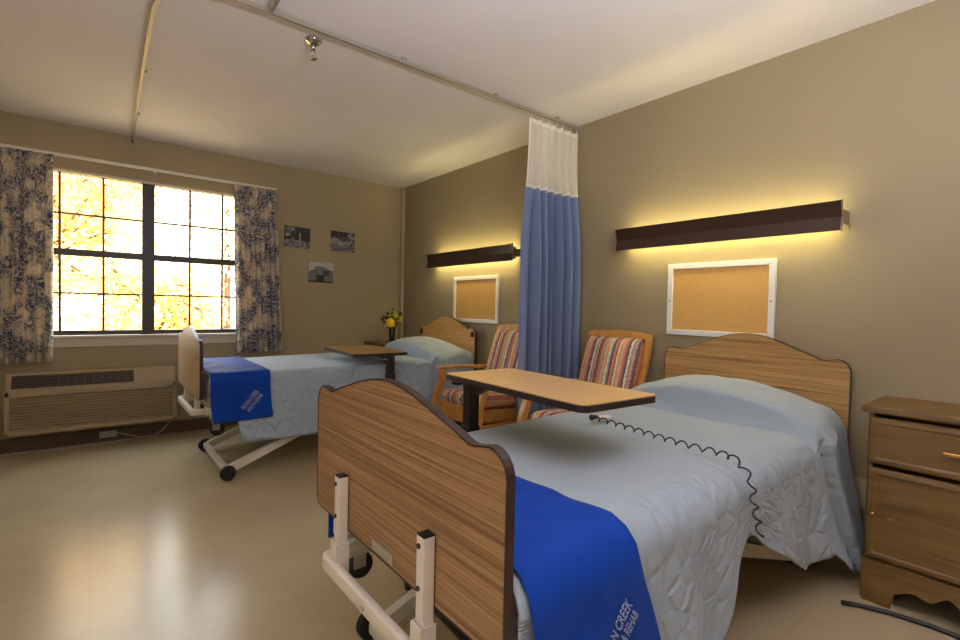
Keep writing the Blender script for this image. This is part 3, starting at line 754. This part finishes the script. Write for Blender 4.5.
# ------------------------------------------------------------------ over-bed tables
def overbed(name, loc, w, l, zt, rz, mastdx, topm, edgem, label, lever):
    """table reaches from the mast (local y=+) over the bed (local y=-)"""
    t = thing(name, label, 'overbed table', loc, rz)
    def rr(hw, hl, r, n=6):
        p = []
        for cx, cy, a in ((hw-r, hl-r, 0), (-hw+r, hl-r, PI/2), (-hw+r, -hl+r, PI), (hw-r, -hl+r, 1.5*PI)):
            for k in range(n+1): p.append((cx+r*math.cos(a+PI/2*k/n), cy+r*math.sin(a+PI/2*k/n)))
        return p
    MB().prism(rr(w/2-.003, l/2-.003, .03), 2, zt-.02, zt).build('tabletop', topm, t)
    MB().prism(rr(w/2, l/2, .033), 2, zt-.024, zt-.003).build('edge_band', edgem, t)
    my = l/2-.02; s = 1
    mb = MB().prism([(mastdx-.03+.0, zt-.025), (mastdx+.03, zt-.025), (mastdx+.03, zt-.05), (mastdx-.03, zt-.05)], 1, my-.30, my+.0)
    mb.prism([(my+.02, zt-.025), (my-.2, zt-.025), (my-.03, zt-.10), (my+.02, zt-.10)], 0, mastdx-.022, mastdx+.022)
    mb.build('support_arm', M['darkmetal'], t)
    MB().box(mastdx-.025, mastdx+.025, my-.03, my+.022, .36, zt-.05, .004).build('inner_column', M['darkmetal'], t)
    MB().box(mastdx-.029, mastdx+.029, my-.034, my+.03, .06, .62, .004).build('outer_column', M['darkmetal'], t)
    mb = MB().box(mastdx-.3, mastdx+.3, my-.03, my+.03, .035, .06, .006)
    for sx in (-1, 1): mb.box(mastdx+sx*.28-.02, mastdx+sx*.28+.02, my-.62, my-.03, .035, .06, .006)
    mb.build('base_frame', M['darkmetal'], t)
    for sx in (-1, 1):
        for y in (my, my-.58): MB().cyl((mastdx+sx*.28-.01, y, .0185), (mastdx+sx*.28+.01, y, .0185), .018, n=14).build('caster', M['rubber'], t)
    if lever: MB().tube([(mastdx-.02, my+.0, zt-.045), (mastdx-.06, my+.01, zt-.05), (mastdx-.088, my+.01, zt-.043)], .007).build('height_lever', M['black'], t)
    else: MB().tube([(mastdx+.02, my+.0, zt-.045), (mastdx+.05, my-.03, zt-.055), (mastdx+.07, my-.05, zt-.05)], .006).build('height_lever', M['chrome'], t)
    return t
overbed('overbed_table', (1.295, 1.25, 0), .362, .77, .85, math.radians(-3.5), -.055, M['table_lam'], M['edge'], 'overbed table with honey wood top and black column reaching over the nearer bed', True)
overbed('overbed_table', (1.69, 3.54, 0), .43, .70, .775, math.radians(176), -.075, M['table_lam_b'], M['darkmetal'], 'overbed table with brown wood top reaching over the farther bed', False)

# ------------------------------------------------------------------ bedside cabinets
def cabinet(loc, w, d, h, label, knobs=True):
    """front faces -x, origin at the floor centre"""
    t = thing('bedside_cabinet', label, 'cabinet', loc)
    hx, hy = d/2, w/2
    mb = MB().box(-hx, hx, -hy, -hy+.018, .06, h-.03).box(-hx, hx, hy-.018, hy, .06, h-.03).box(hx-.01, hx, -hy, hy, .06, h-.03)
    mb.box(-hx, hx, -hy+.018, hy-.018, .15, .168).box(-hx, hx, -hy+.018, hy-.018, .505, .52)
    mb.build('body', M['stand'], t)
    o = MB().box(-hx-.022, hx, -hy-.02, hy+.02, h-.03, h, .008).build('top', M['stand'], t)
    # scalloped plinth
    n = 30; pts = [(-hy, .0), (-hy, .165), (hy, .165), (hy, 0), (hy-.085, 0)]
    for k in range(n+1):
        u = 1-2*k/n; y = u*(hy-.09)
        z = .05+.045*(1-abs(u)**1.5)**.5 if abs(u) < 1 else .0
        z += .018*math.cos(u*PI*3)*(1-abs(u))
        pts.append((y, max(.0, z)))
    pts.append((-hy+.085, 0))
    MB().prism(pts, 0, -hx-.014, -hx+.004).build('plinth', M['stand'], t)
    for s in (-1, 1): MB().box(-hx+.004, hx, s*(hy-.004)-.012, s*(hy-.004)+.012, 0, .165).build('plinth_side', M['stand'], t)
    def front(nm, z0, z1):
        mb = MB(); e = .022
        o = [(-hy+.004, z0), (hy-.004, z0), (hy-.004, z1), (-hy+.004, z1)]; b = mb.b
        rings = []
        for off, xo in ((0, 0.0), (0, -.008), (.007, -.016), (.020, -.018), (.028, -.014)):
            rings.append([b.verts.new((-hx-.0005+xo, (abs(y)-off)*(1 if y > 0 else -1), z+(off if z == z0 else -off))) for y, z in o])
        for r1, r2 in zip(rings, rings[1:]):
            for k in range(4): b.faces.new((r1[k], r1[(k+1)%4], r2[(k+1)%4], r2[k]))
        b.faces.new(rings[-1]); b.faces.new(rings[0][::-1])
        return mb.build(nm, M['stand'], t)
    dr = front('drawer', .545, h-.045); do = front('door', .175, .530)
    zc = (.545+h-.045)/2
    MB().cyl((-hx-.014, 0, zc), (-hx-.03, 0, zc), .004, n=8).box(-hx-.036, -hx-.028, -.03, .03, zc-.006, zc+.006, .003).build('drawer_pull', M['brass'], dr)
    MB().cyl((-hx-.018, hy-.03, .356), (-hx-.03, hy-.03, .356), .004, n=8).sph((-hx-.033, hy-.03, .356), .008).build('hinge_knob', M['brass'], do)
    MB().box(-hx-.018, -hx-.0142, hy-.095, hy-.07, .344, .349, .001).build('catch', M['brass'], do)
    return t
cabinet((2.565, .262, 0), .50, .33, .773, 'brown wooden bedside cabinet with drawer and door, beside the nearer bed')
cabinet((2.505, 4.535, 0), .44, .43, .742, 'wooden bedside cabinet in the far corner under the flower vase')
tag(MB().tube([(2.27,.545,.0095), (2.30,.50,.0095), (2.335,.42,.0095), (2.36,.30,.0095), (2.36,.14,.0095), (2.355,.02,.0095), (2.33,-.2,.0095)], .009).build('black_cable', M['black']), 'black cord on the floor along the foot of the nearer bedside cabinet', 'cord')

# ------------------------------------------------------------------ vase of flowers
fv = thing('flower_vase', 'small green glass vase of yellow flowers on the corner cabinet', 'vase', (2.455, 4.50, .742))
MB().lathe([(.001,.0005), (.026,.0005), (.029,.02), (.030,.09), (.027,.13), (.030,.155), (.028,.155), (.025,.13), (.027,.09), (.026,.02), (.001,.012)], n=24).build('vase', M['vase'], fv)
MB().cyl((0,0,.014), (0,0,.07), .0245, n=20).build('water', glass('vase_water', (.55,.62,.42,1), .05), fv)
def flower(c, r, mat, seed):
    g = random.Random(seed); mb = MB()
    for ring, (np_, rr, tilt) in enumerate(((18, 1.0, -.6), (20, 1.0, -.15), (18, 1.0, .3), (14, .9, .75), (8, .8, 1.2))):
        for k in range(np_):
            a = 2*PI*k/np_+ring*.4+g.uniform(-.1,.1); d = Vector((math.cos(a)*math.cos(tilt), math.sin(a)*math.cos(tilt), math.sin(tilt)))
            s = Vector((-math.sin(a), math.cos(a), 0)); L = r*(.75+.25*rr); w = r*.22; n = d.cross(s)
            p = [Vector(c)+d*L*t+s*w*q*m+n*b for t, q, m, b in ((.1,.3,-1,0), (.6,1,-1,.002), (1,.25,-1,0), (1,.25,1,0), (.6,1,1,.002), (.1,.3,1,0))]
            mb.b.faces.new([mb.b.verts.new(x) for x in p])
    mb.sph(c, r*.78)
    return mb
def stem(a, b): 
    m = (Vector(a)+Vector(b))/2+Vector((0,0,.02)); return MB().tube(catmull([Vector(a), m, Vector(b)], 5), .0022, 6)
for (c, r, mt, sd) in (((-.035,-.03,.20), .060, 'petal_y', 1), ((.03,.0,.275), .046, 'petal_g', 2), ((.075,-.01,.235), .038, 'petal_g', 3)):
    st = stem((c[0]*.15, c[1]*.15, .02), c).build('flower_stem', M['stem'], fv)
    flower(c, r, M[mt], sd).build('blossom', M[mt], st, fix=False)
for k, (c) in enumerate(((-.10,-.01,.27), (-.09,-.02,.215), (-.06,0,.245), (.10,.0,.31), (.0,.0,.335), (.02,-.03,.225), (-.02,-.02,.25), (.07,-.02,.27), (-.045,.02,.295))):
    st = stem((c[0]*.12, c[1]*.12, .02), c).build('leaf_stem', M['stem'], fv)
    mb = MB(); g = random.Random(k); b0 = Vector((c[0]*.3, c[1]*.3, .17)); ax = (Vector(c)-b0).normalized()
    for j in range(11):
        p = Vector(c)-ax*(.012*j)+ax*.02; s = Vector((g.uniform(-1,1), g.uniform(-1,1), g.uniform(-.6,1))).normalized(); e = p+s*.045; n = s.cross(ax).normalized()*.016
        mb.b.faces.new([mb.b.verts.new(x) for x in (p, (p+e)/2+n, e, (p+e)/2-n)])
    mb.build('leaves', M['leaf_d'] if k % 4 != 3 else M['stem'], st, fix=False)

# ------------------------------------------------------------------ armchairs
def cushion(w, l, th, name, parent, mat, M4):
    """pillowy slab, local x thickness direction last"""
    mb = MB(); n = 18
    def fn(sgn):
        def g(u, v):
            a, b = 2*u-1, 2*v-1
            e = (max(0, 1-abs(a)**5)*max(0, 1-abs(b)**5))**.45
            return M4 @ Vector((sgn*th/2*e, a*w/2, b*l/2))
        return g
    mb.grid(fn(1), n, n); mb.grid(fn(-1), n, n)
    bmesh.ops.remove_doubles(mb.b, verts=mb.b.verts, dist=1e-5)
    return mb.build(name, mat, parent)
def make_chair(loc, rz, label):
    """faces local -x; origin on the floor under the seat centre"""
    t = thing('armchair', label, 'armchair', loc, rz)
    wm = M['chair_wood']; rec = math.radians(17)
    # reclined back
    B = Matrix.Translation((.235, 0, .40)) @ Matrix.Rotation(rec, 4, 'Y')
    mb = MB(); hw = .222
    bk = []
    for s in (-1, 1):
        mb = MB().box(-.018, .018, -.02, .02, -.1, .585, .006)
        bmesh.ops.transform(mb.b, matrix=B @ Matrix.Translation((0, s*hw, 0)), verts=mb.b.verts); mb.build('back_post', wm, t)
    mb = MB(); n = 14
    for nm, zz, hh in (('top_rail', .60, .04), ('lower_rail', .05, .04)):
        mb = MB(); pts = [(-hw-.02+(2*hw+.04)*k/n, zz+.018*(1-(2*k/n-1)**2)) for k in range(n+1)] + [(hw+.02-(2*hw+.04)*k/n, zz-hh) for k in range(n+1)]
        mb.prism(pts, 0, -.017, .017)
        bmesh.ops.transform(mb.b, matrix=B, verts=mb.b.verts); bevel(mb.build(nm, wm, t), .005)
    cushion(.43, .56, .10, 'back_cushion', t, M['stripe'], B @ Matrix.Translation((-.035, 0, .285)))
    # seat
    S = Matrix.Translation((-.02, 0, .40)) @ Matrix.Rotation(math.radians(4), 4, 'Y')
    mb = MB(); mb.box(-.13, .24, -.235, -.21, -.09, .0).box(-.13, .24, .21, .235, -.09, .0).box(-.155, -.13, -.235, .235, -.12, .0).box(.21, .24, -.21, .21, -.06, 0)
    bmesh.ops.transform(mb.b, matrix=S, verts=mb.b.verts); bevel(mb.build('seat_frame', wm, t), .005)
    cushion(.46, .40, .12, 'seat_cushion', t, M['stripe'], S @ Matrix.Translation((.025, 0, .045)) @ Matrix.Rotation(PI/2, 4, 'Y'))
    sec = [(-.022, -.014), (.022, -.014), (.022, .014), (-.022, .014)]
    for s in (-1, 1):
        y = s*.264
        P = catmull([Vector(p) for p in ((-.185, y, .0), (-.19, y, .20), (-.205, y, .34), (-.195, y, .44), (-.155, y, .55), (-.150, y, .635))], 7)
        bevel(MB().sweep(P, [(-.025, -.022), (.025, -.022), (.025, .022), (-.025, .022)], up=(0,1,0), smooth=False).build('front_leg', wm, t), .006)
        P = catmull([Vector(p) for p in ((-.185, y, .652), (-.10, y, .655), (.05, y, .65), (.2, y, .642), (.36, y, .64))], 5)
        bevel(MB().sweep(P, [(-.027, -.012), (.027, -.012), (.027, .012), (-.027, .012)], up=(0,0,1), smooth=False).build('armrest', wm, t), .006)
        P = catmull([Vector(p) for p in ((.36, y, 0), (.31, y, .2), (.26, y, .40), (.31, y, .62))], 7)
        bevel(MB().sweep(P, sec, up=(0,1,0), smooth=False).build('rear_leg', wm, t), .006)
        MB().box(-.17, .28, y-.012, y+.012, .22, .31, .005).build('side_rail', wm, t)
make_chair((2.27, 1.874, 0), 0, 'wooden armchair with striped cushions between the blue curtain and the nearer bed')
make_chair((2.265, 2.815, 0), 0, 'wooden armchair with striped cushions half hidden behind the blue curtain')

# ------------------------------------------------------------------ privacy curtain
pc = thing('privacy_curtain', 'blue privacy curtain with white mesh top bunched against the wall', 'curtain', (2.46, ty, 2.405))
zj = 1.925-2.405; zb = .40-2.405; ztop = -.045
def pfold(u, z):
    v = -z/2.0
    x0 = -.225-.045*sstep(0, .5, v); x1 = .262
    x = x0+(x1-x0)*u
    a = .010+.052*sstep(.1, .5, v)
    a *= .35+.65*sstep(.05, .22, u)
    w = a*math.sin(2*PI*7*u**.92+.6) + .4*a*math.sin(2*PI*12*u+1.1+v)
    return Vector((min(x + .012*math.cos(2*PI*7*u)*sstep(0,.3,v), .272), w, z))
MB().grid(lambda u, v: pfold(u, ztop+(zj-ztop)*v), 110, 14).build('mesh_header', M['net'], pc)
o = MB().grid(lambda u, v: pfold(u, zj+(zb-zj)*v), 130, 40).build('curtain_panel', M['drape'], pc); solid(o, .002)
o = MB().grid(lambda u, v: pfold(u, ztop+.012-.03*v)+Vector((0,-.0015,0)), 110, 2).build('heading_tape', M['cord_w'], pc); solid(o, .001)
o = MB().grid(lambda u, v: pfold(u, zj+.010-.018*v)+Vector((0,-.002,0)), 110, 2).build('joining_tape', M['cord_w'], pc); solid(o, .001)
for uu in (.0, 1.0):
    o = MB().grid(lambda u, v: pfold(uu+(.03*u if uu == 0 else -.03*u), ztop+(zj-ztop)*v)+Vector((0,-.003,0)), 2, 14).build('side_hem', M['cord_w'], pc); solid(o, .001)
for k in range(10):
    p = pfold((k+.5)/10, ztop)
    MB().tube([(p.x, 0, -.001), (p.x+.002, p.y*.6, -.018), (p.x, p.y, -.034), (p.x+.004, p.y, -.045)], .0028, 6).build('hook', M['rod'], pc)

# ------------------------------------------------------------------ outdoors
struct('lawn', MB().box(-30, 30, D+T+.2, 45, -.5, -.4), M['lawn']); bpy.data.objects['lawn'].name = 'ground_lawn'
def tree(x, y, h, cr, n, mat, label, seed, z0=-.4, ls=.07):
    g = random.Random(seed); t = thing('autumn_tree', label, 'tree', (x, y, z0))
    mb = MB(); tips = []
    mb.cyl((0,0,0), (0,0,h*.55), .13, .07, n=10)
    for k in range(16):
        a = g.uniform(0, 2*PI); z = h*g.uniform(.2, .55); L = cr*g.uniform(.6, 1.05)
        p0 = Vector((0,0,z)); p2 = p0+Vector((math.cos(a)*L, math.sin(a)*L, g.uniform(.1, .9)*h*.4)); p1 = (p0+p2)/2+Vector((0,0,g.uniform(-.1,.3)))
        P = catmull([p0, p1, p2], 5)
        mb.tube(P, .018, 5)
        for q in P[3:]:
            tips.append(q)
            e = q+Vector((g.uniform(-1,1), g.uniform(-1,1), g.uniform(-.5,.8)))*cr*.35; mb.tube([q, (q+e)/2+Vector((0,0,.05)), e], .007, 4); tips += [e, (q+e)/2]
    mb.build('trunk', M['bark'], t)
    mb = MB(); b = mb.b
    for k in range(n):
        c = g.choice(tips)+Vector((g.gauss(0,1), g.gauss(0,1), g.gauss(0,1)))*cr*.16
        d = Vector((g.uniform(-1,1), g.uniform(-1,1), g.uniform(-1,1))).normalized(); s = d.cross(Vector((g.uniform(-1,1), g.uniform(-1,1), 1))).normalized(); q = ls*g.uniform(.6, 1.3)
        b.faces.new([b.verts.new(v) for v in (c-d*q, c+s*q*.5, c+d*q, c-s*q*.5)])
    o = mb.build('foliage', mat, t, fix=False)
tree(-.95, 10.2, 5.6, 1.9, 7500, M['leaf_y'], 'yellow autumn tree outside behind the left window sash', 1)
tree(.66, 8.4, 2.7, 1.0, 2600, M['leaf_y'], 'low yellow autumn tree outside below the middle of the window', 2)
tree(3.9, 11.6, 5.0, 1.7, 1500, M['leaf_o'], 'sparse autumn tree outside behind the right window sash', 3)
tree(3.6, 18, 8.5, 3.2, 3800, M['leaf_o'], 'tall golden tree farthest from the window', 4, ls=.1)

# ------------------------------------------------------------------ light
sc = bpy.context.scene
w = bpy.data.worlds.new('sky'); sc.world = w; w.use_nodes = True; nt = w.node_tree
bg = nt.nodes['Background']; tc = nt.nodes.new('ShaderNodeTexCoord'); sx = nt.nodes.new('ShaderNodeSeparateXYZ'); r = nt.nodes.new('ShaderNodeValToRGB')
nt.links.new(tc.outputs['Generated'], sx.inputs[0]); nt.links.new(sx.outputs[2], r.inputs[0]); nt.links.new(r.outputs[0], bg.inputs[0])
r.color_ramp.elements[0].position = 0; r.color_ramp.elements[0].color = (1, .97, .88, 1)
r.color_ramp.elements[1].position = .6; r.color_ramp.elements[1].color = (.82, .92, 1, 1)
bg.inputs[1].default_value = 8
def light(name, kind, loc, rot, energy, col, **kw):
    l = bpy.data.lights.new(name, kind); l.energy = energy; l.color = col
    for k, v in kw.items(): setattr(l, k, v)
    o = bpy.data.objects.new(name, l); COL.objects.link(o); o.location = loc; o.rotation_euler = rot; return o
light('sun', 'SUN', (0,0,6), (math.radians(48), 0, math.radians(20)), 10, (1,.95,.86), angle=.01)
# daylight portal in the window opening
o = light('window_portal', 'AREA', ((WX0+WX1)/2, D+T+.02, (WZ0+WZ1)/2), (math.radians(-90), 0, 0), 1, (1,1,1), shape='RECTANGLE', size=WX1-WX0, size_y=WZ1-WZ0)
o.data.cycles.is_portal = True
# added fills with no known lamp: a ceiling wash, soft light from the left
light('ceiling_fill', 'AREA', (.6, -.30, 1.6), (math.radians(162), 0, math.radians(-30)), 54, (.88,.91,1.0), shape='DISK', size=.5)
light('left_fill', 'AREA', (-1.25, .35, 1.45), (math.radians(90), 0, math.radians(-90)), 11, (1,.95,.88), shape='RECTANGLE', size=1.0, size_y=1.8)  # added to light the footboard

# ------------------------------------------------------------------ groups of repeats
GR = {'wall lamp': 'brown wall lamps above the beds', 'bulletin board': 'cork boards on the lamp wall', 'photograph': 'photographs on the window wall',
      'bed': 'hospital beds', 'bedspread': 'quilted bedspreads', 'bed cover': 'blue foot covers', 'mattress': 'mattresses', 'overbed table': 'overbed tables',
      'cabinet': 'bedside cabinets', 'armchair': 'striped armchairs', 'tree': 'autumn trees outside the window', 'curtain track': 'ceiling curtain tracks'}
for o in COL.objects:
    if o.get('category') in GR: o['group'] = GR[o['category']]
    if o.name.startswith('window_curtain'): o['group'] = 'floral window curtains'

# ------------------------------------------------------------------ camera
cam = bpy.data.cameras.new('camera'); co = bpy.data.objects.new('camera', cam); COL.objects.link(co)
yaw, pitch, roll = math.radians(38.8949), math.radians(-1.4836), math.radians(1.1937)
f = Vector((math.sin(yaw)*math.cos(pitch), math.cos(yaw)*math.cos(pitch), math.sin(pitch)))
rg = Vector((math.cos(yaw), -math.sin(yaw), 0)); up = rg.cross(f)
rx = rg*math.cos(roll)+up*math.sin(roll); uy = -rg*math.sin(roll)+up*math.cos(roll)
co.matrix_world = Matrix((( rx.x, uy.x, -f.x, 0), (rx.y, uy.y, -f.y, 0), (rx.z, uy.z, -f.z, 1.1228), (0,0,0,1)))
cam.sensor_width = 36; cam.lens = 484.267/960*36; cam.clip_start = .05; cam.clip_end = 200
sc.camera = co
sc.view_settings.view_transform = 'Standard'; sc.view_settings.look = 'None'; sc.view_settings.gamma = 1; sc.view_settings.exposure = 0.5
sc.view_settings.use_curve_mapping = False
sc.cycles.max_bounces = 8; sc.cycles.diffuse_bounces = 5; sc.cycles.transparent_max_bounces = 12; sc.cycles.sample_clamp_indirect = 6
